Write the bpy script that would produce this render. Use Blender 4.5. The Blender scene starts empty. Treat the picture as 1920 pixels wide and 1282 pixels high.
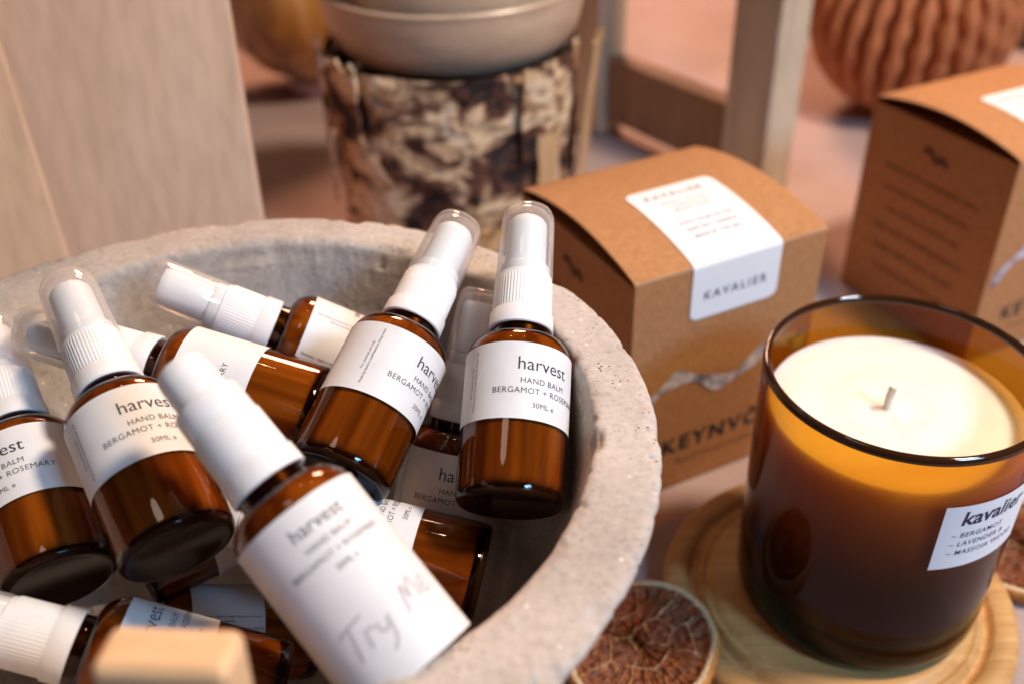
import bpy, math, random
from mathutils import Vector, Matrix, noise
random.seed(7)
SC = bpy.context.scene
COL = SC.collection
rad = math.radians
PI = math.pi

# ------------------------------------------------------------------ camera, light, exposure
def look_matrix(loc, pitch, roll):
    F = Vector((0, math.cos(pitch), -math.sin(pitch)))
    R = Vector((1, 0, 0)); U = R.cross(F)
    R2 = math.cos(roll) * R + math.sin(roll) * U
    U2 = -math.sin(roll) * R + math.cos(roll) * U
    m = Matrix((R2, U2, -F)).transposed().to_4x4()
    m.translation = loc
    return m
cam = bpy.data.cameras.new('camera')
cam.sensor_width = 36.0; cam.lens = 35.0
cam.clip_start = 0.02; cam.clip_end = 30
cam.dof.use_dof = True; cam.dof.focus_distance = 0.305; cam.dof.aperture_fstop = 6.3
cam_o = bpy.data.objects.new('camera', cam); COL.objects.link(cam_o)
CAM = Vector((0, 0, 0.3336))
cam_o.matrix_world = look_matrix(CAM, 0.6092, -0.0295)
SC.camera = cam_o

W = bpy.data.worlds.new('World'); SC.world = W; W.use_nodes = True
bg = W.node_tree.nodes['Background']
bg.inputs[0].default_value = (0.66, 0.56, 0.60, 1); bg.inputs[1].default_value = 0.035

def lamp(name, kind, loc, target, energy, color, size=0.1, size_y=None, spot=60):
    l = bpy.data.lights.new(name, kind); l.energy = energy; l.color = color
    if kind == 'AREA':
        l.shape = 'RECTANGLE' if size_y else 'DISK'
        l.size = size
        if size_y: l.size_y = size_y
    else:
        l.shadow_soft_size = size
        if kind == 'SPOT': l.spot_size = rad(spot); l.spot_blend = 0.6
    o = bpy.data.objects.new(name, l); COL.objects.link(o)
    o.location = loc
    d = Vector(target) - Vector(loc)
    o.rotation_euler = d.to_track_quat('-Z', 'Y').to_euler()
    return o
lamp('key_lamp', 'AREA', (0.58, 0.20, 1.02), (0.0, 0.32, 0.1), 12.8, (1.0, 0.80, 0.62), 0.15)
win = lamp('window_light', 'AREA', (0.85, -0.55, 1.00), (0.22, 0.30, 0.06), 1.45, (0.32, 0.62, 1.0), 0.36, 0.24)
win.data.spread = rad(55)
lamp('board_fill_light', 'AREA', (-0.30, 0.05, 1.25), (-0.20, 0.5, 0.1), 0.8, (1.0, 0.74, 0.60), 0.25)  # unseen fill added to warm the boards behind the bowl
lamp('back_warm_lamp', 'AREA', (0.10, 1.75, 0.95), (0.0, 0.80, 0.0), 20.0, (1.0, 0.52, 0.32), 0.4)
for bx, by, bz, e in ((-0.16, 0.75, 1.00, .55), (0.02, 0.80, 1.05, .5), (0.2, 0.72, 1.05, .5)):
    lamp('glint_point', 'POINT', (bx, by, bz), (0, 0, 0), e, (1.0, 0.70, 0.36), 0.012)  # added point lights for warm glints on the caps; no bulbs known

SC.view_settings.view_transform = 'Standard'
SC.view_settings.look = 'None'
SC.view_settings.exposure = 0.1
SC.view_settings.gamma = 1.0
SC.view_settings.use_curve_mapping = False
SC.render.engine = 'CYCLES'
cy = SC.cycles
cy.use_denoising = True
cy.max_bounces = 10; cy.diffuse_bounces = 4; cy.glossy_bounces = 4; cy.transmission_bounces = 6
cy.transparent_max_bounces = 40
cy.caustics_reflective = False; cy.caustics_refractive = False
cy.sample_clamp_indirect = 6.0

# ------------------------------------------------------------------ material helpers
class NT:
    def __init__(s, name):
        s.m = bpy.data.materials.new(name); s.m.use_nodes = True
        s.t = s.m.node_tree; s.t.nodes.clear()
        s.out = s.t.nodes.new('ShaderNodeOutputMaterial')
    def n(s, typ, ins=None, **kw):
        nd = s.t.nodes.new(typ)
        for k, v in kw.items(): setattr(nd, k, v)
        for k, v in (ins or {}).items():
            sock = nd.inputs[k]
            if isinstance(v, tuple) and len(v) == 2 and hasattr(v[0], 'outputs'):
                s.t.links.new(v[0].outputs[v[1]], sock)
            elif hasattr(v, 'outputs'):
                s.t.links.new(v.outputs[0], sock)
            else:
                sock.default_value = v
        return nd
    def ramp(s, fac, stops, interp='LINEAR'):
        nd = s.n('ShaderNodeValToRGB', {'Fac': fac}); cr = nd.color_ramp; cr.interpolation = interp
        while len(cr.elements) < len(stops): cr.elements.new(0.5)
        for e, (p, c) in zip(cr.elements, stops):
            e.position = p; e.color = (*c, 1) if len(c) == 3 else c
        return nd
    def coords(s, scale=(1, 1, 1), rot=(0, 0, 0), which='Object'):
        tc = s.n('ShaderNodeTexCoord')
        return s.n('ShaderNodeMapping', {'Vector': (tc, which), 'Scale': scale, 'Rotation': rot})
    def mix(s, fac, a, b, blend='MIX'):  # a, b: nodes or plain colours
        nd = s.n('ShaderNodeMix', data_type='RGBA', blend_type=blend)
        for i, v in ((0, fac), (6, a), (7, b)):
            if hasattr(v, 'outputs'): s.t.links.new(v.outputs[2] if v.bl_idname == 'ShaderNodeMix' else v.outputs[0], nd.inputs[i])
            elif i == 0: nd.inputs[i].default_value = v
            else: nd.inputs[i].default_value = (*v, 1)
        return nd
    def fin(s, sh, i=0):
        s.t.links.new(sh.outputs[i], s.out.inputs['Surface']); return s.m
def col4(c): return (c[0], c[1], c[2], 1.0)
def O(nd): return (nd, 2) if nd.bl_idname == 'ShaderNodeMix' else (nd, 0)

def plain(name, c, rough=.5, spec=.5, coat=0, sss=0, sssr=(1, .5, .3), ssscale=.002, noise_amt=0, nscale=300, bump=0, bscale=600):
    t = NT(name); ins = {'Roughness': rough, 'Specular IOR Level': spec, 'Coat Weight': coat}
    if sss: ins.update({'Subsurface Weight': sss, 'Subsurface Radius': sssr, 'Subsurface Scale': ssscale})
    if noise_amt:
        nz = t.n('ShaderNodeTexNoise', {'Vector': t.coords(), 'Scale': nscale, 'Detail': 4.0})
        a = tuple(max(0, x * (1 - noise_amt)) for x in c); b = tuple(x * (1 + noise_amt) for x in c)
        ins['Base Color'] = t.ramp(nz, [(.3, a), (.7, b)])
    else: ins['Base Color'] = col4(c)
    if bump:
        nb = t.n('ShaderNodeTexNoise', {'Vector': t.coords(), 'Scale': bscale, 'Detail': 3.0})
        ins['Normal'] = t.n('ShaderNodeBump', {'Height': nb, 'Strength': bump, 'Distance': .0006})
    return t.fin(t.n('ShaderNodeBsdfPrincipled', ins))

def thin_glass(name, tint, ior=1.5, rough=.02, haze=0, hazec=(.9, .9, .95), edge=1.0, thick=None):
    """One wall of tinted glass or clear plastic: straight-through tint, deeper where it is crossed at a slant, plus a Fresnel reflection."""
    t = NT(name)
    lw = t.n('ShaderNodeLayerWeight', {'Blend': .5})
    e = t.n('ShaderNodeMath', {0: (lw, 'Facing'), 1: 2.2}, operation='POWER')
    deep = tuple(c ** (1 + edge) for c in tint)
    tc = t.mix(e, tint, deep)
    if thick:  # painted shade, darker tint towards the foot: (z start, z end, multiplied tint)
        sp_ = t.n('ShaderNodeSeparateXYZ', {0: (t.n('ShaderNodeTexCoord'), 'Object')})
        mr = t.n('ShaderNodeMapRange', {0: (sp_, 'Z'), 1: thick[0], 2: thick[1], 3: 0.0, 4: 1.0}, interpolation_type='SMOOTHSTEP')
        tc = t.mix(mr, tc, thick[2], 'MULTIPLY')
    tr = t.n('ShaderNodeBsdfTransparent', {'Color': O(tc)})
    body = tr
    if haze:
        df = t.n('ShaderNodeBsdfDiffuse', {'Color': col4(hazec)})
        tl = t.n('ShaderNodeBsdfTranslucent', {'Color': col4(hazec)})
        ms = t.n('ShaderNodeMixShader', {0: .5, 1: df, 2: tl})
        hz = t.n('ShaderNodeMath', {0: e, 1: .5, 2: haze}, operation='MULTIPLY_ADD')
        body = t.n('ShaderNodeMixShader', {0: hz, 1: tr, 2: ms})
    geo = t.n('ShaderNodeNewGeometry')
    io = t.n('ShaderNodeMath', {0: (geo, 'Backfacing'), 1: 1.0 / ior - ior, 2: ior}, operation='MULTIPLY_ADD')  # same reflectance from both sides of the thin wall
    fr = t.n('ShaderNodeFresnel', {'IOR': io})
    gl = t.n('ShaderNodeBsdfGlossy', {'Color': (1, 1, 1, 1), 'Roughness': rough})
    return t.fin(t.n('ShaderNodeMixShader', {0: fr, 1: body, 2: gl}))

def wood(name, c1, c2, c3, scale=(60, 60, 6), rough=.55, knots=.5, fine=1.0, bump=.25, rot=(0, 0, 0)):
    t = NT(name)
    mp = t.coords(scale, rot)
    n1 = t.n('ShaderNodeTexNoise', {'Vector': mp, 'Scale': 1.0, 'Detail': 5.0, 'Roughness': .6, 'Distortion': .4})
    mp2 = t.coords(tuple(v * 6 for v in scale), rot)
    n2 = t.n('ShaderNodeTexNoise', {'Vector': mp2, 'Scale': 1.0, 'Detail': 3.0})
    a = t.ramp(n1, [(.28, c1), (.5, c2), (.74, c3)])
    b = t.ramp(n2, [(.35, (.78, .76, .74)), (.6, (1, 1, 1))])
    mx = t.mix(.6 * fine, a, b, 'MULTIPLY')
    bp = t.n('ShaderNodeBump', {'Height': n2, 'Strength': bump, 'Distance': .0005})
    return t.fin(t.n('ShaderNodeBsdfPrincipled', {'Base Color': O(mx), 'Roughness': rough, 'Normal': bp}))

# ------------------------------------------------------------------ mesh helpers
class MB:
    def __init__(s): s.v = []; s.f = []; s.mi = []
    def add(s, vs, fs, mi=0):
        o = len(s.v); s.v += [tuple(v) for v in vs]
        for f in fs: s.f.append(tuple(i + o for i in f)); s.mi.append(mi)
        return s
    def lathe(s, prof, n=64, mi=0, rfun=None, cap0=False, cap1=False, loop=False, c=(0, 0), zfun=None):
        vs = []; fs = []; m = len(prof)
        for i in range(n):
            a = 2 * PI * i / n
            for j, (r, z) in enumerate(prof):
                rr = rfun(a, r, z, j) if rfun else r
                vs.append((c[0] + rr * math.cos(a), c[1] + rr * math.sin(a), z))
        for i in range(n):
            k = (i + 1) % n
            for j in range(m if loop else m - 1):
                q = (j + 1) % m
                fs.append((i * m + j, k * m + j, k * m + q, i * m + q))
        if cap0: fs.append(tuple(i * m for i in reversed(range(n))))
        if cap1: fs.append(tuple(i * m + m - 1 for i in range(n)))
        return s.add(vs, fs, mi)
    def box(s, x0, x1, y0, y1, z0, z1, mi=0):
        vs = [(x, y, z) for z in (z0, z1) for y in (y0, y1) for x in (x0, x1)]
        return s.add(vs, [(0, 2, 3, 1), (4, 5, 7, 6), (0, 1, 5, 4), (2, 6, 7, 3), (0, 4, 6, 2), (1, 3, 7, 5)], mi)
    def tube(s, pts, r, n=8, mi=0):
        vs = []; fs = []; pts = [Vector(p) for p in pts]
        for i, p in enumerate(pts):
            d = (pts[min(i + 1, len(pts) - 1)] - pts[max(i - 1, 0)]).normalized()
            u = d.orthogonal().normalized() if i == 0 else (u - d * u.dot(d)).normalized()
            w = d.cross(u); rr = r(i / (len(pts) - 1)) if callable(r) else r
            for k in range(n):
                a = 2 * PI * k / n; vs.append(p + rr * (math.cos(a) * u + math.sin(a) * w))
        for i in range(len(pts) - 1):
            for k in range(n):
                q = (k + 1) % n
                fs.append((i * n + k, i * n + q, (i + 1) * n + q, (i + 1) * n + k))
        fs.append(tuple(reversed(range(n)))); fs.append(tuple((len(pts) - 1) * n + k for k in range(n)))
        return s.add(vs, fs, mi)
    def grid(s, fn, nu, nv, mi=0, mifun=None):
        vs = [fn(i / nu, j / nv) for j in range(nv + 1) for i in range(nu + 1)]
        o = len(s.v); s.v += [tuple(v) for v in vs]
        for j in range(nv):
            for i in range(nu):
                a = o + j * (nu + 1) + i
                s.f.append((a, a + 1, a + nu + 2, a + nu + 1)); s.mi.append(mifun((i + .5) / nu, (j + .5) / nv) if mifun else mi)
        return s
    def mesh(s, name, mats, smooth=35):
        me = bpy.data.meshes.new(name); me.from_pydata(s.v, [], s.f)
        for m in (mats if isinstance(mats, (list, tuple)) else [mats]): me.materials.append(m)
        me.polygons.foreach_set('material_index', s.mi)
        if smooth:
            me.polygons.foreach_set('use_smooth', [True] * len(me.polygons))
            me.set_sharp_from_angle(angle=rad(smooth))
        me.update(); return me
    def obj(s, name, mats, parent=None, smooth=35, bevel=0, bseg=2):
        o = bpy.data.objects.new(name, s.mesh(name, mats, smooth)); COL.objects.link(o)
        if parent: o.parent = parent
        if bevel:
            b = o.modifiers.new('bevel', 'BEVEL'); b.width = bevel; b.segments = bseg; b.limit_method = 'ANGLE'
        return o
def link(name, me, parent=None):
    o = bpy.data.objects.new(name, me); COL.objects.link(o)
    if parent: o.parent = parent
    return o
def tag(o, label=None, cat=None, group=None, kind=None):
    if label: o['label'] = label
    if cat: o['category'] = cat
    if group: o['group'] = group
    if kind: o['kind'] = kind
    return o
def empty(name, loc=(0, 0, 0), rz=0, label=None, cat=None, group=None):
    o = bpy.data.objects.new(name, None); COL.objects.link(o); o.empty_display_size = .01
    o.location = loc; o.rotation_euler = (0, 0, rz); return tag(o, label, cat, group)

_tc = {}
def text_geo(body, width=None, size=None, spacing=1.0, bold=0.0, shear=0.0):
    """flat lettering: vertices centred on x, baseline y=0, and faces"""
    key = (body, spacing, bold, shear)
    if key not in _tc:
        cu = bpy.data.curves.new('lettering', 'FONT'); cu.body = body; cu.space_character = spacing; cu.offset = bold; cu.shear = shear
        cu.resolution_u = 3
        o = bpy.data.objects.new('lettering', cu); COL.objects.link(o)
        dg = bpy.context.evaluated_depsgraph_get()
        me = bpy.data.meshes.new_from_object(o.evaluated_get(dg))
        _tc[key] = ([(v.co.x, v.co.y) for v in me.vertices], [tuple(p.vertices) for p in me.polygons])
        bpy.data.objects.remove(o); bpy.data.curves.remove(cu); bpy.data.meshes.remove(me)
    vs, fs = _tc[key]
    x0 = min(v[0] for v in vs); x1 = max(v[0] for v in vs)
    k = width / (x1 - x0) if width else size
    return [((x - (x0 + x1) / 2) * k, y * k) for x, y in vs], fs
def stroke_geo(lines, w):
    """pen strokes: polylines as flat ribbons"""
    vs = []; fs = []
    for pl in lines:
        o = len(vs); P = [Vector(p) for p in pl]
        for i, p in enumerate(P):
            d = (P[min(i + 1, len(P) - 1)] - P[max(i - 1, 0)]).normalized(); nrm = Vector((-d.y, d.x))
            ww = w * (1 if 0 < i < len(P) - 1 else .6)
            vs += [tuple(p + nrm * ww / 2), tuple(p - nrm * ww / 2)]
        for i in range(len(P) - 1): fs.append((o + 2 * i, o + 2 * i + 1, o + 2 * i + 3, o + 2 * i + 2))
    return vs, fs
def spline(pts, n=8):
    out = []
    for i in range(len(pts) - 1):
        p0 = Vector(pts[max(i - 1, 0)]); p1 = Vector(pts[i]); p2 = Vector(pts[i + 1]); p3 = Vector(pts[min(i + 2, len(pts) - 1)])
        for k in range(n):
            t = k / n
            out.append(tuple(.5 * ((2 * p1) + (p2 - p0) * t + (2 * p0 - 5 * p1 + 4 * p2 - p3) * t * t + (3 * p1 - p0 - 3 * p2 + p3) * t ** 3)))
    out.append(tuple(pts[-1])); return out
def densify(vs, fs, maxx):
    return vs, fs
def sm(t): t = max(0, min(1, t)); return t * t * (3 - 2 * t)

# ------------------------------------------------------------------ materials
M = {}
M['amber'] = thin_glass('amber_glass', (.57, .30, .080), 1.42, .045, edge=1.8)
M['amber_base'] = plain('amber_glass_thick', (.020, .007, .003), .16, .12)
t = NT('balm')
nz = t.n('ShaderNodeTexNoise', {'Vector': t.coords((170, 170, 7)), 'Scale': 1.0, 'Detail': 2.0, 'Roughness': .5})  # pale and dark streaks painted in, for light bent by the glass
M['balm'] = t.fin(t.n('ShaderNodeBsdfPrincipled', {'Base Color': t.ramp(nz, [(.34, (.26, .17, .11)), (.52, (.50, .38, .26)), (.68, (.80, .66, .49))]), 'Roughness': .6, 'Specular IOR Level': .2}))
M['cap_white'] = plain('white_plastic', (.85, .85, .86), .34, .5, noise_amt=.02, nscale=200, sss=.15, sssr=(1, .95, .9), ssscale=.0015)
M['clear_cap'] = thin_glass('clear_plastic', (.99, .99, .99), 1.42, .04, haze=.05, hazec=(.95, .94, .94), edge=2.0)
M['label'] = plain('label_paper', (.75, .74, .75), .5, .35, noise_amt=.03, nscale=140, bump=.12, bscale=160)
M['ink'] = plain('black_ink', (.025, .025, .035), .6, .3)
M['brown_ink'] = plain('brown_ink', (.13, .065, .035), .7, .2)
M['pencil'] = plain('pencil_grey', (.50, .48, .50), .7, .2)
M['pump_dark'] = plain('dark_thread', (.02, .008, .004), .3, .4)

# concrete
t = NT('concrete')
v1 = t.n('ShaderNodeTexNoise', {'Vector': t.coords(), 'Scale': 22.0, 'Detail': 8.0, 'Roughness': .65})
v2 = t.n('ShaderNodeTexNoise', {'Vector': t.coords(), 'Scale': 420.0, 'Detail': 4.0, 'Roughness': .7})
base = t.ramp(v1, [(.3, (.42, .372, .338)), (.5, (.50, .448, .41)), (.72, (.57, .52, .478))])
sp = t.ramp(v2, [(.30, (.78, .75, .73)), (.5, (.97, .97, .97)), (.75, (1.07, 1.07, 1.07))])
c1 = t.mix(1.0, base, sp, 'MULTIPLY')
vo = t.n('ShaderNodeTexVoronoi', {'Vector': t.coords(), 'Scale': 420.0, 'Randomness': 1.0})
vom = t.n('ShaderNodeTexNoise', {'Vector': t.coords(), 'Scale': 60.0, 'Detail': 2.0})
th = t.n('ShaderNodeMath', {0: vom, 1: .70, 2: -.27}, operation='MULTIPLY_ADD')
pit = t.n('ShaderNodeMath', {0: (vo, 'Distance'), 1: th}, operation='LESS_THAN')
c2 = t.mix(pit, c1, (.14, .11, .09))
vo2 = t.n('ShaderNodeTexVoronoi', {'Vector': t.coords(), 'Scale': 150.0})
wh = t.n('ShaderNodeMath', {0: (vo2, 'Distance'), 1: .09}, operation='LESS_THAN')
c3 = t.mix(wh, c2, (.70, .65, .58))
v4 = t.n('ShaderNodeTexNoise', {'Vector': t.coords(), 'Scale': 9.0, 'Detail': 6.0, 'Roughness': .7, 'Distortion': .6})
st4 = t.ramp(v4, [(.36, (.80, .77, .75)), (.50, (1.0, 1.0, 1.0)), (.66, (1.10, 1.09, 1.07))])
c3 = t.mix(1.0, c3, st4, 'MULTIPLY')
hh = t.n('ShaderNodeMath', {0: pit, 1: -1.2, 2: v2}, operation='MULTIPLY_ADD')
bp = t.n('ShaderNodeBump', {'Height': hh, 'Strength': .55, 'Distance': .0007})
M['concrete'] = t.fin(t.n('ShaderNodeBsdfPrincipled', {'Base Color': O(c3), 'Roughness': .9, 'Specular IOR Level': .2, 'Normal': bp}))

# kraft card
t = NT('kraft_card')
k1 = t.n('ShaderNodeTexNoise', {'Vector': t.coords((1, 1, 1)), 'Scale': 260.0, 'Detail': 6.0, 'Roughness': .7})
k2 = t.n('ShaderNodeTexNoise', {'Vector': t.coords((1, 1, .25)), 'Scale': 900.0, 'Detail': 3.0})
ka = t.ramp(k1, [(.3, (.40, .183, .072)), (.7, (.52, .25, .104))])
kb = t.ramp(k2, [(.32, (.70, .66, .62)), (.6, (1.05, 1.05, 1.05))])
kc = t.mix(.55, ka, kb, 'MULTIPLY')
M['kraft'] = t.fin(t.n('ShaderNodeBsdfPrincipled', {'Base Color': O(kc), 'Roughness': .75, 'Specular IOR Level': .25}))
M['kraft_cut'] = plain('kraft_cut_edge', (.62, .44, .30), .8, .2)
M['sticker'] = plain('sticker_paper', (.84, .85, .86), .5, .4)
M['navy_ink'] = plain('navy_ink', (.02, .025, .07), .6, .3)
t = NT('marble_print')
m1 = t.n('ShaderNodeTexNoise', {'Vector': t.coords(), 'Scale': 110.0, 'Detail': 6.0, 'Distortion': 1.2})
M['marble'] = t.fin(t.n('ShaderNodeBsdfPrincipled', {'Base Color': t.ramp(m1, [(.30, (.05, .05, .10)), (.45, (.36, .33, .40)), (.62, (.66, .62, .68))]), 'Roughness': .6}))

# woods
M['board_back'] = wood('pale_board', (.55, .37, .26), (.62, .43, .31), (.68, .49, .365), (34, 34, 8), .6, fine=.9, bump=.15)
M['board_front'] = wood('warm_board', (.54, .34, .22), (.62, .41, .27), (.68, .47, .32), (34, 34, 8), .6, fine=.9, bump=.15)
M['bamboo'] = wood('bamboo', (.46, .225, .072), (.59, .315, .112), (.69, .41, .17), (6, 130, 130), .45, bump=.15)
M['stand_wood'] = wood('weathered_wood', (.38, .315, .225), (.55, .475, .355), (.63, .555, .43), (70, 70, 7), .7)
M['rail_wood'] = wood('brown_weathered_wood', (.19, .115, .07), (.27, .17, .105), (.34, .225, .145), (60, 60, 6), .7)
M['dark_wood'] = wood('dark_stained_wood', (.05, .032, .024), (.085, .055, .04), (.12, .08, .055), (60, 60, 6), .6)
M['block_wood'] = wood('beech', (.72, .45, .24), (.78, .51, .29), (.82, .56, .34), (9, 90, 90), .5)

# cloth
t = NT('linen')
mp = t.coords((1, 1, 1))
wa = t.n('ShaderNodeTexWave', {'Vector': mp, 'Scale': 330.0, 'Distortion': 1.2, 'Detail': 1.0}, bands_direction='X')
wb = t.n('ShaderNodeTexWave', {'Vector': mp, 'Scale': 330.0, 'Distortion': 1.2, 'Detail': 1.0}, bands_direction='Y')
wm = t.mix(.5, wa, wb)
lc = t.ramp(t.n('ShaderNodeTexNoise', {'Vector': mp, 'Scale': 14.0, 'Detail': 5.0}), [(.3, (.47, .345, .315)), (.7, (.56, .42, .385))])
lw_ = t.ramp((wm, 2), [(.2, (.78, .76, .76)), (.8, (1.05, 1.05, 1.05))])
lx = t.mix(.7, lc, lw_, 'MULTIPLY')
bp = t.n('ShaderNodeBump', {'Height': (wm, 2), 'Strength': .5, 'Distance': .0006})
M['linen'] = t.fin(t.n('ShaderNodeBsdfPrincipled', {'Base Color': O(lx), 'Roughness': .95, 'Specular IOR Level': .1, 'Normal': bp}))

# candle
M['candle_glass'] = thin_glass('candle_glass', (.65, .305, .021), 1.27, .015, edge=1.0, thick=(.102, .036, (.22, .14, .10)))  # glow fading down the jar is put into the tint; wall stays even
M['candle_rim'] = plain('candle_glass_edge', (.035, .012, .004), .06, .6)
M['wax'] = plain('wax', (.87, .80, .69), .46, .4, sss=1.0, sssr=(1.0, .8, .6), ssscale=.008, noise_amt=.02, nscale=90)
M['wick'] = plain('cotton_wick', (.80, .74, .63), .9, .1, bump=.4, bscale=2500)

# ------------------------------------------------------------------ table
b = MB(); b.grid(lambda u, v: (-1.3 + 2.8 * u, -.35 + 2.2 * v, .0012 * noise.noise(Vector((u * 14, v * 9, 0)))-.0012), 80, 60)
tag(b.obj('table_surface', M['linen']), kind='structure', label='pinkish woven linen cloth covering the table', cat='tablecloth')

# ------------------------------------------------------------------ concrete bowl
OUT = dict(c=(-.0905, .2224), r=.1322); INN = dict(c=(-.0850, .2269), r=.1067)
def wob(a, seed, amp): return amp * noise.noise(Vector((math.cos(a) * 1.6, math.sin(a) * 1.6, seed)))
bm_ = MB(); N = 900
def lin(tab, z):
    for (z0, f0), (z1, f1) in zip(tab, tab[1:]):
        if z <= z1: u = (z - z0) / (z1 - z0); return f0 + (f1 - f0) * u
    return tab[-1][1]
OT = [(0, .45), (.02, .51), (.05, .62), (.075, .688), (.10, .765), (.125, .875), (.142, .960), (.15, 1.0)]
IT = [(.0228, .0), (.0240, .30), (.030, .50), (.05, .69), (.075, .80), (.10, .880), (.125, .953), (.140, .985), (.15, 1.0)]
outer = [(.0, .0), (.43, .0)] + [(lin(OT, z), z) for z in [.003 + .1385 * k / 24 for k in range(25)]] + [(.975, .1440), (.992, .1466), (1.0, .1482)]
rim_n = 16
inner = [(1.0, .1482), (.997, .1462), (.992, .143)] + [(lin(IT, z), z) for z in [.1415 - .117 * k / 90 for k in range(91)]] + [(.15, .0235), (.0, .0228)]
vs = []; cnt = len(outer) + rim_n + len(inner)
for i in range(N):
    a = 2 * PI * i / N; ca, sa = math.cos(a), math.sin(a)
    ro = OUT['r'] + wob(a, 3, .0022) ; ri = INN['r'] + wob(a, 9, .002)
    po = Vector((OUT['c'][0] + ro * ca, OUT['c'][1] + ro * sa, 0)); pi_ = Vector((INN['c'][0] + ri * ca, INN['c'][1] + ri * sa, 0))
    oc = Vector((*OUT['c'], 0)); ic = Vector((*INN['c'], 0))
    ring = []
    for f, z in outer: p = oc.lerp(po, f); p.z = z; ring.append((p, 'o'))
    for k in range(rim_n):
        u = (k + .5) / rim_n; p = po.lerp(pi_, u); p.z = .1500 - .0012 * (2 * u - 1) ** 8; ring.append((p, 'r'))
    for f, z in inner: p = ic.lerp(pi_, f); p.z = z; ring.append((p, 'i'))
    for j, (p, w) in enumerate(ring):
        q = p * 420; nd = noise.noise(p * 130) * .00022 + noise.noise(q) * .00014
        # chipped arrises
        e = 0
        if abs(j - len(outer)) < 3: e = 1
        if abs(j - (len(outer) + rim_n)) < 3: e = .7
        if e:
            ch = max(0, noise.noise(p * 260 + Vector((7, 3, 1))) - .24) * .0026 * e + max(0, noise.noise(p * 70) - .2) * .003 * e
            p = p + Vector((0, 0, -ch)); inward = -1 if w != 'i' and j <= len(outer) + 2 else 1
            p = p + Vector((ca, sa, 0)) * (inward * ch * .7)
        nv = Vector((ca, sa, 0)) if w == 'o' else (Vector((0, 0, 1)) if w == 'r' else Vector((-ca, -sa, .5)))
        vs.append(p + nv * nd)
fs = []
for i in range(N):
    k = (i + 1) % N
    for j in range(cnt - 1): fs.append((i * cnt + j, k * cnt + j, k * cnt + j + 1, i * cnt + j + 1))
bm_.add(vs, fs)
tag(bm_.obj('concrete_bowl', M['concrete'], smooth=80), 'big round rough grey concrete bowl heaped with amber spray bottles', 'bowl')

# ------------------------------------------------------------------ spray bottles
RB = .0165
def arc(r0, z0, r1, z1, n, bulge):  # quarter-ellipse shoulder
    return [(r1 + (r0 - r1) * math.cos(k / n * PI / 2) ** bulge, z0 + (z1 - z0) * math.sin(k / n * PI / 2)) for k in range(n + 1)]
glass_prof = [(.0148, .0012), (.0158, .0016), (.0163, .0026), (RB, .0042), (RB, .012), (RB, .03), (RB, .0465)] + arc(RB, .0465, .0094, .0545, 10, 1.0)[1:] + [(.0092, .0555), (.0092, .060)]
ME = {}
ME['glass_body'] = MB().lathe(glass_prof, 96).mesh('glass_body', M['amber'], 40)
# thick glass foot: dark when looked into
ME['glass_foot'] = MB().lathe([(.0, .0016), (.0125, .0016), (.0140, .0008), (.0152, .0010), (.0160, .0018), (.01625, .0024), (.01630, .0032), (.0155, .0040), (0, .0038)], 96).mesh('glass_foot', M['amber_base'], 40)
ME['balm'] = MB().lathe([(0, .0042), (.0140, .0044), (.0152, .0052), (.0156, .007), (.0156, .030), (.0156, .0455)] + [(r - .0009, z - .0006) for r, z in arc(RB, .0465, .0094, .0545, 8, 1.0)[1:7]] + [(0, .0523)], 72).mesh('balm', M['balm'], 50)
ME['neck_thread'] = MB().lathe([(.0088, .0525), (.0088, .0575)], 48).mesh('neck_thread', M['pump_dark'])
def rib(a, r, z, j): return r * (1 + (.016 if (int(a / (2 * PI) * 224 + .5) // 2) % 2 else -.006)) if 3 <= j <= 6 else r
ME['collar'] = MB().lathe([(.0088, .0576), (.0100, .0574), (.01035, .0578), (.01020, .0628), (.00955, .0636), (.00948, .0650), (.00930, .0750), (.00905, .0756), (.0090, .0766), (.0083, .0772), (.0082, .0800), (.0078, .0806), (.0030, .0806)], 224, rfun=lambda a, r, z, j: r * (1 + (.013 if (int(a / (2 * PI) * 224 + .5) // 2) % 2 else -.010)) if 5 <= j <= 6 else r).mesh('collar', M['cap_white'], 40)
ME['spray_head'] = MB().lathe([(.0040, .0805), (.0066, .0808), (.0068, .0820), (.0066, .0955), (.0064, .0972), (.0056, .0984), (.0030, .0985), (.0024, .0979), (0, .0978)], 64).mesh('spray_head', M['cap_white'], 40)
ME['clear_overcap'] = MB().lathe([(.00905, .0768), (.00925, .0772), (.00890, .0970), (.0086, .1000), (.0078, .1020), (.0064, .1029), (.0035, .1031), (0, .1031)], 80).lathe([(.00855, .0772), (.00825, .0965), (.0079, .0992), (.0068, .1010), (.0035, .1018), (0, .1018)], 80).mesh('clear_overcap', M['clear_cap'], 40)
# the tester has a taller open finger pump
ME['pump_head'] = MB().lathe([(.0086, .0760), (.0090, .0766), (.0089, .0832), (.0085, .0840), (.0072, .0843), (.0070, .0850), (.0069, .0925), (.0066, .0945), (.0056, .0957), (.0030, .0961), (0, .0961)], 64).mesh('pump_head', M['cap_white'], 40)

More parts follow.
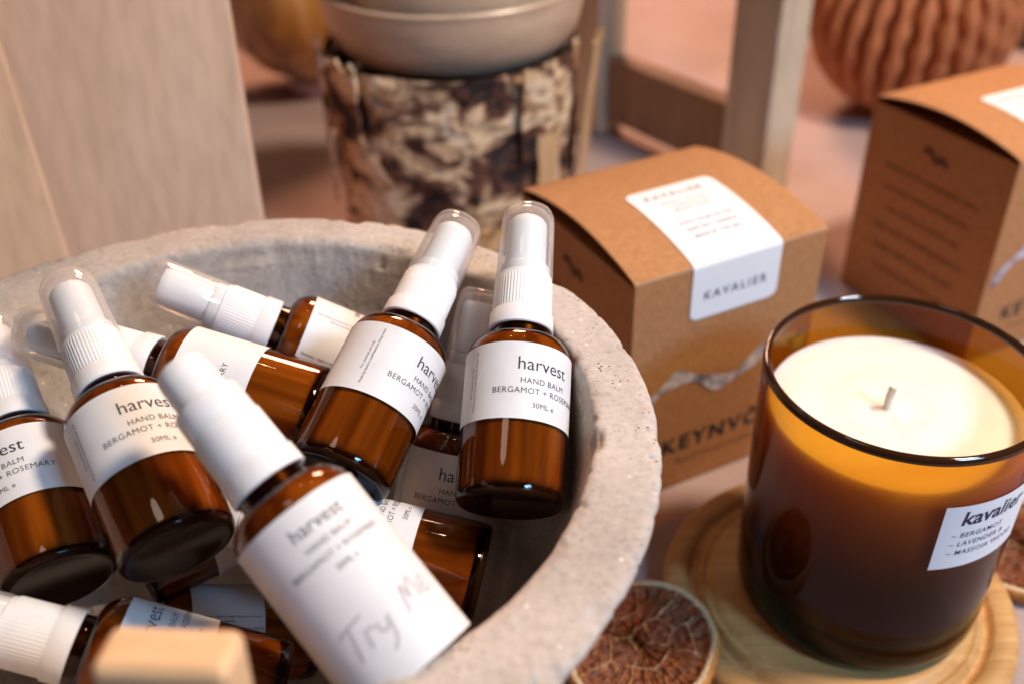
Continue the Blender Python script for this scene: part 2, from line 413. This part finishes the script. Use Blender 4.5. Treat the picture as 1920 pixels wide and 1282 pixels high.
def cyl_label(R, z0, z1, arc_deg, items, mats, name):
    """wrapped paper label, with printing a hair above the paper; items: (verts, faces, x, z, mat index)"""
    h = rad(arc_deg) / 2; b = MB()
    def P(x, z, r): a = x / R; return (r * math.sin(a), -r * math.cos(a), z)
    rc = .0012
    b.grid(lambda u, v: P((2 * u - 1) * h * R, z0 + (z1 - z0) * v, R), 96, 4)
    for vs, fs, x0, zz, mi in items:
        b.add([P(x0 + x, zz + y, R + .00006) for x, y in vs], fs, mi)
    return b.mesh(name, mats, 60)
def T(body, x, z, mi=1, **k): vs, fs = text_geo(body, **k); return (vs, fs, x, z, mi)
def T90(body, x, z, mi=1, **k):
    vs, fs = text_geo(body, **k); return ([(-y, xx) for xx, y in vs], fs, x, z, mi)
def small_print():
    it = []
    lines = ['Directions - Apply to clean hands as and when', 'needed.', 'Ingredients - Aqua, glycerin, shea butter, olive oil,', 'bergamot oil, rosemary oil.']
    for k, x in enumerate((.0385, .0400, .0425, .0440)):
        vs, fs = text_geo(lines[k], size=.00115, bold=.01); it.append(([(y, -xx) for xx, y in vs], fs, -x, .0350, 1))
    return it
ME['label'] = cyl_label(RB + .0001, .0230, .0473, 345, [
    T('harvest', 0, .0385, width=.0170), T('HAND BALM', 0, .0342, width=.0150, spacing=1.08),
    T('BERGAMOT + ROSEMARY', 0, .0310, width=.0315, spacing=1.08), T('30ML e', 0, .0268, width=.0072, spacing=1.06),
    T90('Made by hand in small batches. Keep cool.', -.0222, .0355, size=.00115), T90('For external use only.', -.0238, .0355, size=.00115)] + small_print(), [M['label'], M['ink']], 'label')
TRY = [spline([(-.0125, .0042), (-.0105, .0050), (-.0052, .0058)]), spline([(-.0095, .0052), (-.0100, .0020), (-.0112, -.0028)]),
       spline([(-.0072, -.0018), (-.0068, .0012), (-.0066, .0020), (-.0052, .0022), (-.0045, .0016)]),
       spline([(-.0036, .0022), (-.0036, .0002), (-.0022, -.0004), (-.0008, .0020)]), spline([(-.0006, .0024), (-.0016, -.0028), (-.0038, -.0052)]),
       spline([(.0040, -.0010), (.0048, .0030), (.0056, .0052), (.0064, .0020), (.0074, .0050), (.0088, .0058), (.0092, .0020), (.0096, .0004)]),
       spline([(.0106, .0020), (.0128, .0030), (.0124, .0046), (.0110, .0040), (.0108, .0016), (.0122, .0006), (.0140, .0018)])]
tv, tf = stroke_geo(TRY, .00085)
ME['tester_label'] = cyl_label(RB + .0001, .0012, .0473, 345, [
    T('harvest', 0, .0400, width=.0140), T('HAND BALM', 0, .0362, width=.0125, spacing=1.08),
    T('BERGAMOT + ROSEMARY', 0, .0328, width=.0255, spacing=1.08), T('30ML e', 0, .0293, width=.0060),
    (tv, tf, 0, .0130, 2)], [M['label'], M['ink'], M['pencil']], 'label')

BOTTLES = [  # base x, y, z, elevation, azimuth, roll of the printing, tester?, label
 (-.0023, .2129, .1246, .538, .1048, 29, 0, 'capped amber bottle leaning nearest the kraft box, whole printed label readable'),
 (-.0543, .2227, .1296, .3913, .4066, 55, 0, 'amber bottle tilted right in the middle of the bowl, print curling off its label'),
 (-.0321, .2327, .0709, .916, .3863, 20, 0, 'half hidden amber bottle wedged deep between the two upright bottles'),
 (-.0345, .294, .1092, .4777, -1.5235, 118, 0, 'amber bottle lying along the far inner wall of the bowl, clear cap topmost'),
 (-.0625, .2545, .1285, .2618, -1.3875, -28, 0, 'amber bottle lying behind the uncapped tester, only the letters MARY showing'),
 (-.0919, .1913, .1328, .3868, -.5477, 28, 0, 'amber bottle with clear dome cap, its label partly covered by the uncapped tester'),
 (-.1324, .1987, .1139, .3538, -.4916, -28, 0, 'amber bottle cut off at the far left, letters est showing on its label'),
 (-.0241, .1473, .1367, .5752, -.8317, 11, 1, 'amber tester bottle without a clear cap, Try Me handwritten on its long label'),
 (-.0687, .1744, .0905, .4182, -1.535, 38, 0, 'amber bottle lying behind the small pale wood block at the front of the bowl'),
 (-.0104, .2113, .0976, .1926, -1.401, 55, 0, 'dark amber bottle lying under the tester, its base beside the black gap'),
 (-.0749, .2388, .041, .40, -1.90, 150, 0, 'bottle buried at the bottom of the heap, only fine print on its label showing'),
 (-.130, .236, .083, .03, 1.0, 160, 0, 'dark bottle lying lowest at the left, below the two leaning capped bottles'),
]
def bottle_matrix(x, y, z, el, az, roll):
    a = Vector((math.cos(el) * math.sin(az), math.cos(el) * math.cos(az), math.sin(el)))
    P = Vector((x, y, z)); v = CAM - (P + a * .035); n = (v - a * v.dot(a)).normalized()
    n = Matrix.Rotation(rad(roll), 3, a) @ n
    yax = -n; xax = yax.cross(a).normalized()
    m = Matrix((xax, yax, a)).transposed().to_4x4(); m.translation = P
    return m
for (x, y, z, el, az, roll, tester, lab) in BOTTLES:
    root = empty('spray_bottle', label=lab, cat='bottle', group='amber spray bottles in the concrete bowl')
    root.matrix_world = bottle_matrix(x, y, z, el, az, roll)
    g = link('glass_body', ME['glass_body'], root)
    link('glass_foot', ME['glass_foot'], g); link('neck_thread', ME['neck_thread'], g)
    link('balm', ME['balm'], root)
    link('label', ME['tester_label' if tester else 'label'], root)
    c = link('collar', ME['collar'], root)
    link('spray_head', ME['pump_head' if tester else 'spray_head'], c)
    if not tester: link('clear_overcap', ME['clear_overcap'], root)

# ------------------------------------------------------------------ kraft boxes
def card_box(name, loc, yaw, label, w=.0998, d=.10, h=.1200, bulge=.0075):
    r = empty('candle_box', loc, yaw, label, 'box', 'kraft candle boxes')
    th = .0007
    b = MB()
    # carton walls (thin card), front y=0, back y=d
    b.box(0, w, 0, th, 0, h); b.box(0, w, d - th, d, 0, h)
    b.box(0, th, th, d - th, 0, h - .001); b.box(w - th, w, th, d - th, 0, h - .001)
    b.box(th, w - th, th, d - th, .0005, .0012)
    b.obj('carton', M['kraft'], r, bevel=.0003)
    # arched lid, hinged at the back
    def lid(off): return lambda u, v: (w * u, d * v, h + .0004 + off + bulge * (math.sin(PI * v) ** .8) * (1 - .0 * u))
    b = MB(); b.grid(lid(0), 12, 40); b.grid(lid(.0006), 12, 40)
    n1 = 13 * 41
    edge = [i for i in range(13)]
    for (p, q) in [(i, i + 1) for i in range(12)]: b.f.append((p, q, q + n1, p + n1)); b.mi.append(1)
    for j in range(40):
        p, q = j * 13, (j + 1) * 13; b.f.append((p, q, q + n1, p + n1)); b.mi.append(1)
        p, q = j * 13 + 12, (j + 1) * 13 + 12; b.f.append((p, q, q + n1, p + n1)); b.mi.append(1)
    b.obj('lid', [M['kraft'], M['kraft_cut']], r, 50)
    # inner tuck flaps seen through the gap
    MB().box(.001, .03, .006, d - .006, h - .003, h - .0024).obj('dust_flap', M['kraft'], r)
    # seal sticker folded over the front edge
    x0, x1, top, down = .0285, .0748, .056, .0262
    b = MB(); L = top + down
    def st(x, s, off):  # s: 0 at lower end of the front, rising over the edge on to the lid
        if s < down: return (x, -off, h - down + s + .0004)
        y = s - down; v = y / d
        return (x, y, h + .0010 + bulge * (math.sin(PI * v) ** .8) + off)
    rc = .004
    def stick(u, s_):
        s = s_ * L; ins = 0
        for e in (s, L - s):
            if e < rc: ins = max(ins, rc - math.sqrt(max(0, rc * rc - (rc - e) ** 2)))
        xx = x0 + ins + (x1 - x0 - 2 * ins) * u
        return st(xx, s, .00045)
    b.grid(stick, 6, 110)
    cx = (x0 + x1) / 2
    def put(body, sp, mi, dx=0, **k):
        vs, fs = text_geo(body, **k)
        b.add([st(cx + dx + x, sp + y, .00052) for x, y in vs], fs, mi)
    put('KAVALIER', .0093, 1, width=.0330, spacing=1.35, bold=.012)
    put('KAVALIER', L - .0095, 1, dx=-.001, width=.0310, spacing=1.35, bold=.02)
    for k, tx in enumerate(('BERGAMOT AND CEDAR', 'LAVENDER AND SAGE', 'MASSOIA WOOD')):
        put(tx, L - .0150 - .0036 * k, 1, width=.0250 - .003 * k, spacing=1.15, bold=.015)
    b.add([st(x0 + .006 + .034 * u, L - .0262 + dz, .00052) for u in (0, 1) for dz in (0, .0003)], [(0, 2, 3, 1)], 1)
    for k, tx in enumerate(('PLANTS FROM NATURE', 'AND SOY CANDLE', 'MADE BY THE SEA')):
        put(tx, L - .0318 - .0050 * k, 1, width=.0280 - .002 * k, spacing=1.15, bold=.022)
    b.obj('seal_sticker', [M['sticker'], M['navy_ink']], r, 50)
    # printing on the front
    b = MB()
    def fr(vs): return [(x, -.00035, z) for x, z in vs]
    rib_c = spline([(.004, .0500), (.010, .0555), (.018, .0625), (.026, .0655), (.036, .0620), (.046, .0560), (.056, .0560), (.066, .0610), (.074, .0655), (.084, .0665), (.097, .062)], 8)
    vs = []; fs = []
    for i, p in enumerate(rib_c):
        wd = .0034 + .0012 * math.sin(i * .35) ; vs += [(p[0], p[1] + wd), (p[0], p[1] - wd)]
        if i: fs.append((2 * i - 2, 2 * i - 1, 2 * i + 1, 2 * i))
    b.add(fr(vs), fs, 0)
    for body, x, z, k in (('KEYNVÖR', .0530, .0222, dict(width=.066, spacing=1.25, bold=.02)), ('MADE BY THE SEA IN CORNWALL', .0530, .0140, dict(width=.050, spacing=1.2))):
        tv_, tf_ = text_geo(body, **k); b.add(fr([(x + a, z + c) for a, c in tv_]), tf_, 1)
    b.obj('front_print', [M['marble'], M['ink']], r, 0)
    # printing on the side (x = 0 face): small wave and lines of text
    b = MB()
    def sd(vs): return [(-.00035, d - .5 * d - y, z) for y, z in vs]
    wv = spline([(-.0085, .0010), (-.0055, .0035), (-.0020, .0010), (.0015, -.0015), (.0045, .0012), (.0085, -.0022)], 6)
    sv, sf = stroke_geo([wv], .0034); b.add(sd([(y, .1025 + z) for y, z in sv]), sf, 0)
    for k, tx in enumerate(('HAND POURED CANDLE MADE WITH', 'NATURAL SOY WAX AND OILS', 'TRIM THE WICK BEFORE USE', 'KEEP AWAY FROM DRAUGHTS', 'BURN TIME FORTY HOURS', 'PLEASE REUSE THE GLASS')):
        tv_, tf_ = text_geo(tx, width=.066 - .006 * (k % 3), spacing=1.1, bold=.004)
        b.add(sd([(y, .086 - .0125 * k + z) for y, z in tv_]), tf_, 0)
    b.obj('side_print', [M['brown_ink']], r, 0)
    return r
card_box('box', (.0504, .3416, 0), .4497, 'kraft candle box standing right behind the concrete bowl, front face in view')
card_box('box', (.2517, .4453, 0), .4419, 'kraft candle box farther back, cut off by the right edge, dark printed side in view')

# ------------------------------------------------------------------ coaster and candle
CX, CY = .1384, .2803
co = empty('wooden_coaster', (.1318, .2790, 0), 0, 'round bamboo coaster with a turned groove under the amber candle', 'coaster')
RC = .0712
prof = [(0, .0), (RC - .003, 0), (RC - .0005, .0020), (RC, .0050), (RC - .0008, .0078), (RC - .003, .0094), (RC - .006, .0098), (RC - .0095, .0092), (RC - .0108, .0080), (RC - .0116, .0062), (RC - .0128, .0058), (RC - .0140, .0064), (RC - .0148, .0086), (RC - .0165, .0098), (RC - .0182, .0090), (RC - .0190, .0092), (RC - .0205, .0108), (RC - .0225, .0110), (0, .0110)]
MB().lathe(prof, 160).obj('disc', M['bamboo'], co, 50)

cd = empty('candle', (CX, CY, .0113), 0, 'large amber glass candle with cream wax standing on the bamboo coaster', 'candle')
R0, R1, H = .0478, .0490, .1110
def cr(z): return R0 + (R1 - R0) * z / H
op = [(0, .0004), (R0 - .010, .0004), (R0 - .0045, .0008), (R0 - .0018, .0026), (R0 - .0004, .0058)] + [(cr(z), z) for z in (.010, .02, .035, .05, .065, .08, .095, .1085)]
b = MB().lathe(op, 160)
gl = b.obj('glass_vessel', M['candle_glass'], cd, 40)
MB().lathe([(R1 + .00005, .1083), (R1 - .0001, .1098), (R1 - .0007, .1107), (R1 - .0014, .1110), (R1 - .0022, .1107), (R1 - .0027, .1098), (R1 - .00285, .1083)], 160).obj('rim', M['candle_rim'], gl, 60)
MB().lathe([(0, .0010), (R0 - .0050, .0012), (R0 - .0030, .0035), (R0 - .0010, .0075), (R0 - .0012, .0125), (R0 - .0040, .0140), (0, .0140)], 120).obj('thick_base', M['amber_base'], gl, 50)
zt = .0935
wr = cr(zt) - .0033
wx = [(0, .0145), (wr - .004, .0145), (wr - .001, .017), (wr, .022), (wr, .06), (wr, zt - .0015), (wr - .0006, zt - .0004), (wr - .003, zt - .0012)]
N_ = 24
for k in range(1, N_ + 1):
    r = (wr - .003) * (1 - k / N_)
    wx.append((r, zt - .0013 - .0004 * math.sin(r * 300) + .0011 * math.exp(-(r / .006) ** 2)))
MB().lathe(wx, 128).obj('wax', M['wax'], cd, 60)
wk = []
for k in range(12):
    u = k / 11; wk.append((.0008 * u * u - .003, .0006 * math.sin(u * 3), zt - .003 + .0125 * u))
MB().tube(wk, lambda u: .0015 * (1 + .12 * math.sin(u * 40)), 10).obj('wick', M['wick'], cd, 60)
# sticker on the glass
b = MB()
def G(a, z, off=.0003): r = cr(z) + off; return (r * math.cos(rad(a)), r * math.sin(rad(a)), z)
A0, A1, Z0, Z1 = -89, -43, .0610, .0905
b.grid(lambda u, v: G(A0 + (A1 - A0) * u, Z0 + (Z1 - Z0) * v), 40, 4)
def gput(body, a_left, z, **k):
    vs, fs = text_geo(body, **k); x0 = min(v[0] for v in vs)
    b.add([G(a_left + math.degrees((x - x0) / R1), z + y, .00036) for x, y in vs], fs, 1)
gput('kavalier', -81, .0815, width=.0275, bold=.022, shear=.12)
# slab serifs so the name reads as a heavy italic serif face
for k, (body) in enumerate(('~ BERGAMOT', '~ LAVENDER &', '~ MASSOIA WOOD')):
    gput(body, -83.5, .0757 - .0042 * k, size=.0031, spacing=1.12, shear=.12, bold=.006)
b.obj('glass_label', [M['sticker'], M['navy_ink']], cd, 60)

# ------------------------------------------------------------------ dried orange slices
t = NT('dried_flesh')
vv = t.n('ShaderNodeTexNoise', {'Vector': t.coords((1, 1, 1)), 'Scale': 330.0, 'Detail': 5.0, 'Roughness': .7})
fb = t.n('ShaderNodeBump', {'Height': vv, 'Strength': .8, 'Distance': .0012})
M['flesh'] = t.fin(t.n('ShaderNodeBsdfPrincipled', {'Base Color': t.ramp(vv, [(.3, (.06, .013, .005)), (.5, (.20, .052, .013)), (.72, (.40, .125, .028))]), 'Roughness': .42, 'Normal': fb}))
M['membrane'] = plain('dried_membrane', (.55, .33, .15), .6, .3, noise_amt=.25, nscale=500)
M['pith'] = plain('dried_pith', (.62, .44, .26), .8, .2, noise_amt=.2, nscale=600, bump=.5)
M['peel'] = plain('dried_peel', (.52, .20, .045), .55, .4, noise_amt=.3, nscale=400, bump=.6, bscale=700)
def orange_slice(loc, rz, tilt, label, R=.031, seed=1):
    rnd = random.Random(seed)
    r = empty('dried_orange_slice', loc, rz, label, 'dried orange', 'dried orange slices')
    r.rotation_euler = (tilt[0], tilt[1], rz)
    b = MB(); nA, nR = 420, 110; Ri = R * .885
    cells = [(0.03, .02)] + [((.27 + rnd.uniform(-.05, .05)) * math.cos(a), (.27 + rnd.uniform(-.05, .05)) * math.sin(a)) for a in [2 * PI * (k + rnd.uniform(-.25, .25)) / 4 for k in range(4)]]
    for k in range(9):
        a = 2 * PI * (k + rnd.uniform(-.2, .2)) / 9; q = rnd.uniform(.62, .72); cells.append((q * math.cos(a), q * math.sin(a)))
        if rnd.random() < .25: cells.append(((q + .22) * math.cos(a + .05), (q + .22) * math.sin(a + .05)))
    cells = [(p[0] * Ri, p[1] * Ri) for p in cells]
    def ridge(x, y):
        jx = .0011 * noise.noise(Vector((x * 210, y * 210, seed + 1))); jy = .0011 * noise.noise(Vector((x * 210, y * 210, seed + 9)))
        ds = sorted(math.hypot(x + jx - p[0], y + jy - p[1]) for p in cells)
        return ds[1] - ds[0]
    thin = .00042
    def pos(u, v):
        a = 2 * PI * u; rr = Ri * v * (1 + .02 * noise.noise(Vector((math.cos(a), math.sin(a), seed)))); return rr * math.cos(a), rr * math.sin(a)
    def fl(u, v):
        x, y = pos(u, v); e = ridge(x, y)
        z = .0054 + .0010 * noise.noise(Vector((x * 90, y * 90, seed))) + .0009 * noise.noise(Vector((x * 380, y * 380, seed)))
        an = math.atan2(y, x)
        z += .0010 * noise.noise(Vector((math.cos(an) * 24, math.sin(an) * 24, v * 2.5)))
        return (x, y, z + .0011 * math.exp(-e / .0008) + .0010 * sm((v - .9) / .1))
    def which(u, v):
        x, y = pos(u, v)
        return 1 if ridge(x, y) < thin * (.75 + .9 * noise.noise(Vector((x * 150, y * 150, seed + 20)))) else 0
    b.grid(fl, nA, nR, mifun=which)
    b.obj('flesh', [M['flesh'], M['membrane']], r, 80)
    lump = lambda a, rr, z, j: rr * (1 + .035 * noise.noise(Vector((math.cos(a) * 2, math.sin(a) * 2, seed + 4)))) + .0004 * noise.noise(Vector((math.cos(a) * 30, math.sin(a) * 30, j)))
    MB().lathe([(Ri * .985, .0044), (Ri * .995, .0060), (R * .935, .0064), (R * .960, .0060)], 200, rfun=lump).obj('pith', M['pith'], r, 70)
    MB().lathe([(R * .960, .0060), (R * .985, .0056), (R, .0040), (R, .0018), (R * .98, .0002), (0, .0001)], 200, rfun=lump).obj('peel', M['peel'], r, 70)
    return r
orange_slice((.0478, .2530, .0062), .5, (rad(-4), rad(-11), 0), 'dried orange slice lying between the bowl and the coaster', .0310, 3)
orange_slice((.2220, .3020, .0015), 2.0, (rad(-4), rad(3), 0), 'dried orange slice mostly hidden behind the candle at the right edge', .030, 8)

# ------------------------------------------------------------------ boards behind the bowl
def slab(name, p0, p1, wdir_, width, thick, height_extra, mat, label, cat, group=None):
    p0 = Vector(p0); p1 = Vector(p1)   # right-hand edge line (bottom -> top)
    up = (p1 - p0).normalized(); side = Vector(wdir_); side = (side - up * side.dot(up)).normalized(); nrm = side.cross(up)
    t0 = p0.z / up.z; base_ = p0 - up * t0
    L = (p1 - base_).length + height_extra
    m = Matrix((side, nrm, up)).transposed().to_4x4(); m.translation = base_
    r = empty(name, label=label, cat=cat, group=group); r.matrix_world = m
    return r, L
def make_board(name, r, L, width, thick, mat):
    return None
def board(name, p0, p1, wdir_, width, thick, extra, mat, label):
    p0 = Vector(p0); p1 = Vector(p1); up = (p1 - p0).normalized(); side = Vector(wdir_); side = (side - up * side.dot(up)).normalized(); nrm = side.cross(up)
    base_ = p0 - up * (p0.z / up.z); L = (p1 - base_).length + extra
    b = MB(); b.box(-width, 0, 0 if nrm.y > 0 else -thick, thick if nrm.y > 0 else 0, .0, L)
    o = b.obj(name, mat, None, 0, bevel=.0022, bseg=3)
    m = Matrix((side, nrm, up)).transposed().to_4x4(); m.translation = base_; o.matrix_world = m
    return tag(o, label, 'board', 'boards leaning behind the bowl')
board('wooden_board', (-.1203, .440, .1066), (-.1259, .470, .2029), (1, .27, 0), .30, .010, .12, M['board_back'], 'wide pale wooden board standing behind the bowl, right one of two')
board('wooden_board', (-.2011, .400, .1111), (-.2167, .430, .2001), (1, .47, 0), .25, .009, .10, M['board_front'], 'warmer wooden board overlapping the wide board at the left edge')

# ------------------------------------------------------------------ birch log with stacked ceramic bowls
LX, LY, LR, LH = -.0310, .594, .0745, .1430
t = NT('birch_bark')
mpb = t.coords((28, 28, 38))
q1 = t.n('ShaderNodeTexNoise', {'Vector': mpb, 'Scale': 1.0, 'Detail': 7.0, 'Roughness': .62, 'Distortion': .8})
q2 = t.n('ShaderNodeTexNoise', {'Vector': t.coords((70, 70, 190)), 'Scale': 1.0, 'Detail': 5.0, 'Roughness': .6})
cb = t.ramp(q1, [(.38, (.016, .010, .008)), (.44, (.13, .045, .024)), (.475, (.40, .25, .15)), (.53, (.74, .53, .31)), (.60, (.80, .65, .47)), (.70, (.46, .27, .16)), (.78, (.10, .06, .05))])
db = t.ramp(q2, [(.34, (.12, .10, .10)), (.48, (.95, .92, .90)), (.7, (1.05, 1.05, 1.05))])
mb_ = t.mix(.9, cb, db, 'MULTIPLY')
bpb = t.n('ShaderNodeBump', {'Height': q1, 'Strength': .5, 'Distance': .003})
M['bark'] = t.fin(t.n('ShaderNodeBsdfPrincipled', {'Base Color': O(mb_), 'Roughness': .8, 'Normal': bpb}))
M['peeled'] = wood('peeled_birch', (.36, .19, .085), (.58, .37, .19), (.68, .50, .30), (70, 70, 9), .6)
lg = empty('birch_log', (LX, LY, 0), 0, 'birch log with ragged peeling bark holding up the ceramic bowls', 'log')
def bark_r(a, r, z, j): 
    p = Vector((math.cos(a) * 2.2, math.sin(a) * 2.2, z * 30))
    return r + .0022 * noise.noise(p) + .0016 * noise.noise(p * 3.1) + (.0012 * noise.noise(p * 8))
MB().lathe([(LR + .0008, .012 + (LH - .012) * k / 60) for k in range(61)], 260, rfun=bark_r).obj('bark', M['bark'], lg, 80)
MB().lathe([(0, 0), (LR - .004, 0), (LR - .002, .002), (LR - .002, LH - .006), (LR - .006, LH - .005), (LR - .007, LH - .02), (0, LH - .0225)], 96).obj('heartwood', M['dark_wood'], lg, 50)
def flap(a0, a1, z0, z1, lift, mat):
    b = MB()
    for off in (0, .0018):
        def fn(u, v):
            a = rad(a0 + (a1 - a0) * u) + .06 * noise.noise(Vector((v * 3, u, a0))); z = z0 + (z1 - z0) * v
            r = LR + .0035 + off + lift * (1 if lift < .004 else v ** 1.6) + .001 * noise.noise(Vector((u * 4, v * 6, a0)))
            wv = 1 - .25 * v
            return (r * math.cos(a), r * math.sin(a), z + .006 * noise.noise(Vector((u * 5, v * 2, 5))))
        b.grid(fn, 8, 18)
    n1 = 9 * 19
    for i in range(8):
        for row in (0, 18): p = row * 9 + i; b.f.append((p, p + 1, p + 1 + n1, p + n1)); b.mi.append(0)
    for j in range(18):
        for cl in (0, 8): p = j * 9 + cl; b.f.append((p, p + 9, p + 9 + n1, p + n1)); b.mi.append(0)
    b.obj('bark_flap', mat, lg, 70)
flap(-52, -40, .030, .105, .001, M['peeled']); flap(-26, -12, .012, .150, .012, M['peeled'])
flap(-172, -160, .05, .149, .001, M['bark']); flap(-150, -128, .104, .146, .003, M['bark']); flap(-60, -44, .09, .146, .004, M['bark'])

t = NT('stoneware')
g1 = t.n('ShaderNodeTexNoise', {'Vector': t.coords(), 'Scale': 900.0, 'Detail': 3.0})
g2 = t.n('ShaderNodeTexNoise', {'Vector': t.coords((1, 1, 6)), 'Scale': 25.0, 'Detail': 4.0})
ga = t.ramp(g2, [(.3, (.50, .36, .25)), (.7, (.61, .46, .33))]); gb = t.ramp(g1, [(.36, (.62, .58, .54)), (.5, (1, 1, 1))])
gm = t.mix(.6, ga, gb, 'MULTIPLY')
M['stoneware'] = t.fin(t.n('ShaderNodeBsdfPrincipled', {'Base Color': O(gm), 'Roughness': .38, 'Coat Weight': .15, 'Coat Roughness': .2}))
def bowl_prof(R, h, foot):
    o = [(0, .003), (foot * .8, .003), (foot * .85, 0), (foot, 0), (foot + .002, .003)]
    for k in range(1, 13):
        u = k / 12 * PI / 2; o.append((foot + .002 + (R - foot - .002) * math.sin(u) ** .66, .003 + (h - .005) * (1 - math.cos(u)) ** .95))
    o += [(R + .0004, h - .001), (R - .0008, h + .0004), (R - .0024, h), (R - .0034, h - .002)]
    for k in range(1, 13):
        u = (1 - k / 12) * PI / 2; o.append(((foot + .002 + (R - foot - .006) * math.sin(u) ** .66) if k < 12 else 0, .0075 + (h - .0105) * (1 - math.cos(u)) ** .95))
    return o
def ceramic(z, R, h, foot, label):
    o = MB().lathe(bowl_prof(R, h, foot), 120).obj('ceramic_bowl', M['stoneware'], None, 50)
    o.location = (LX + .002, LY + .004, z); tag(o, label, 'bowl', 'ceramic bowls stacked on the log'); return o
ceramic(LH - .0095, .0775, .0435, .050, 'speckled grey ceramic bowl resting directly on the birch log')
ceramic(LH + .0020, .0715, .0500, .044, 'upper speckled ceramic bowl nested inside the one on the log')

# ------------------------------------------------------------------ wooden stand behind the box
dv = Vector((-.58, .815, 0)).normalized(); rv = Vector((dv.y, -dv.x, 0))
st_ = empty('wooden_stand', (.172, .630, 0), 0, 'weathered wooden stand with two legs and a low rail behind the kraft box', 'stand')
ang = math.atan2(rv.y, rv.x)
st_.rotation_euler = (0, 0, ang)  # local x = width of pale faces, y = along the rail
MB().box(.007, .037, 0, .040, 0, .42).obj('leg', M['stand_wood'], st_, 0, bevel=.0015)
MB().box(.004, .032, .172, .216, 0, .42).obj('leg', M['stand_wood'], st_, 0, bevel=.0015)
MB().box(.0125, .030, .0405, .1715, .012, .064).obj('rail', M['rail_wood'], st_, 0, bevel=.0015)

# ------------------------------------------------------------------ paper ball, vase, dark block
t = NT('honeycomb_paper')
pn = t.n('ShaderNodeTexNoise', {'Vector': t.coords(), 'Scale': 120.0, 'Detail': 3.0})
M['paper'] = t.fin(t.n('ShaderNodeBsdfPrincipled', {'Base Color': t.ramp(pn, [(.3, (.36, .125, .050)), (.7, (.50, .19, .075))]), 'Roughness': .7}))
b = MB(); nP = 28; BR = .083
def ball(u, v):
    a = 2 * PI * u; th = PI * v; x = u * nP
    def edge(i): return i + .12 * math.sin(th * 19 + (i % 2) * PI)
    i = math.floor(x)
    if x < edge(i): i -= 1
    elif x >= edge(i + 1): i += 1
    kk = (x - edge(i)) / (edge(i + 1) - edge(i)); pl = abs(2 * kk - 1) ** 2.6
    r = BR * (1 - .20 * pl * math.sin(th) ** .5)
    return (r * math.sin(th) * math.cos(a), r * math.sin(th) * math.sin(a), BR - BR * math.cos(th))
b.grid(ball, nP * 14, 90)
o = b.obj('paper_ball', M['paper'], None, 40); o.location = (.336, .822, 0); o.rotation_euler = (.12, -.06, .3); o.location.z = .001
tag(o, 'pleated rust brown paper ball ornament at the back, right of the stand', 'ornament')

t = NT('streaked_amber')
zn = t.n('ShaderNodeTexNoise', {'Vector': t.coords((36, 36, 5)), 'Scale': 1.0, 'Detail': 4.0, 'Distortion': .6})
M['streak'] = t.fin(t.n('ShaderNodeBsdfPrincipled', {'Base Color': t.ramp(zn, [(.3, (.13, .045, .012)), (.48, (.30, .12, .022)), (.62, (.50, .25, .06)), (.75, (.60, .38, .16))]), 'Roughness': .2, 'Coat Weight': .5}))
M['lilac'] = plain('lilac_glaze', (.55, .48, .66), .35, .5)
va = empty('vase', (-.172, .905, 0), 0, 'round amber streaked vase on a small lilac foot behind the log', 'vase')
MB().lathe([(0, .014), (.022, .014), (.034, .018), (.056, .032), (.076, .055), (.090, .085), (.094, .115), (.088, .150), (.070, .180), (.045, .200), (.030, .215), (.032, .235), (.028, .235), (.026, .215), (0, .20)], 96).obj('body', M['streak'], va, 60)
MB().lathe([(0, 0), (.026, 0), (.028, .003), (.026, .010), (.022, .0138), (0, .0138)], 64).obj('foot', M['lilac'], va, 50)

o = MB().box(-.05, .05, -.03, .03, 0, .026).obj('dark_wood_block', M['dark_wood'], None, 0, bevel=.003)
o.location = (.545, .985, 0); o.rotation_euler = (0, 0, .2)
tag(o, 'dark brown wooden block far back at the top right corner', 'block')

# small pale block standing on the bowl's front rim
o = MB().box(-.0115, .0145, -.006, .006, 0, .0345).obj('wood_block', M['block_wood'], None, 0, bevel=.0025, bseg=4)
o.location = (-.0668, .1155, .1503); o.rotation_euler = (rad(-6), rad(0), -.08)
tag(o, 'small pale wood block standing on the near rim of the bowl, out of focus', 'block')
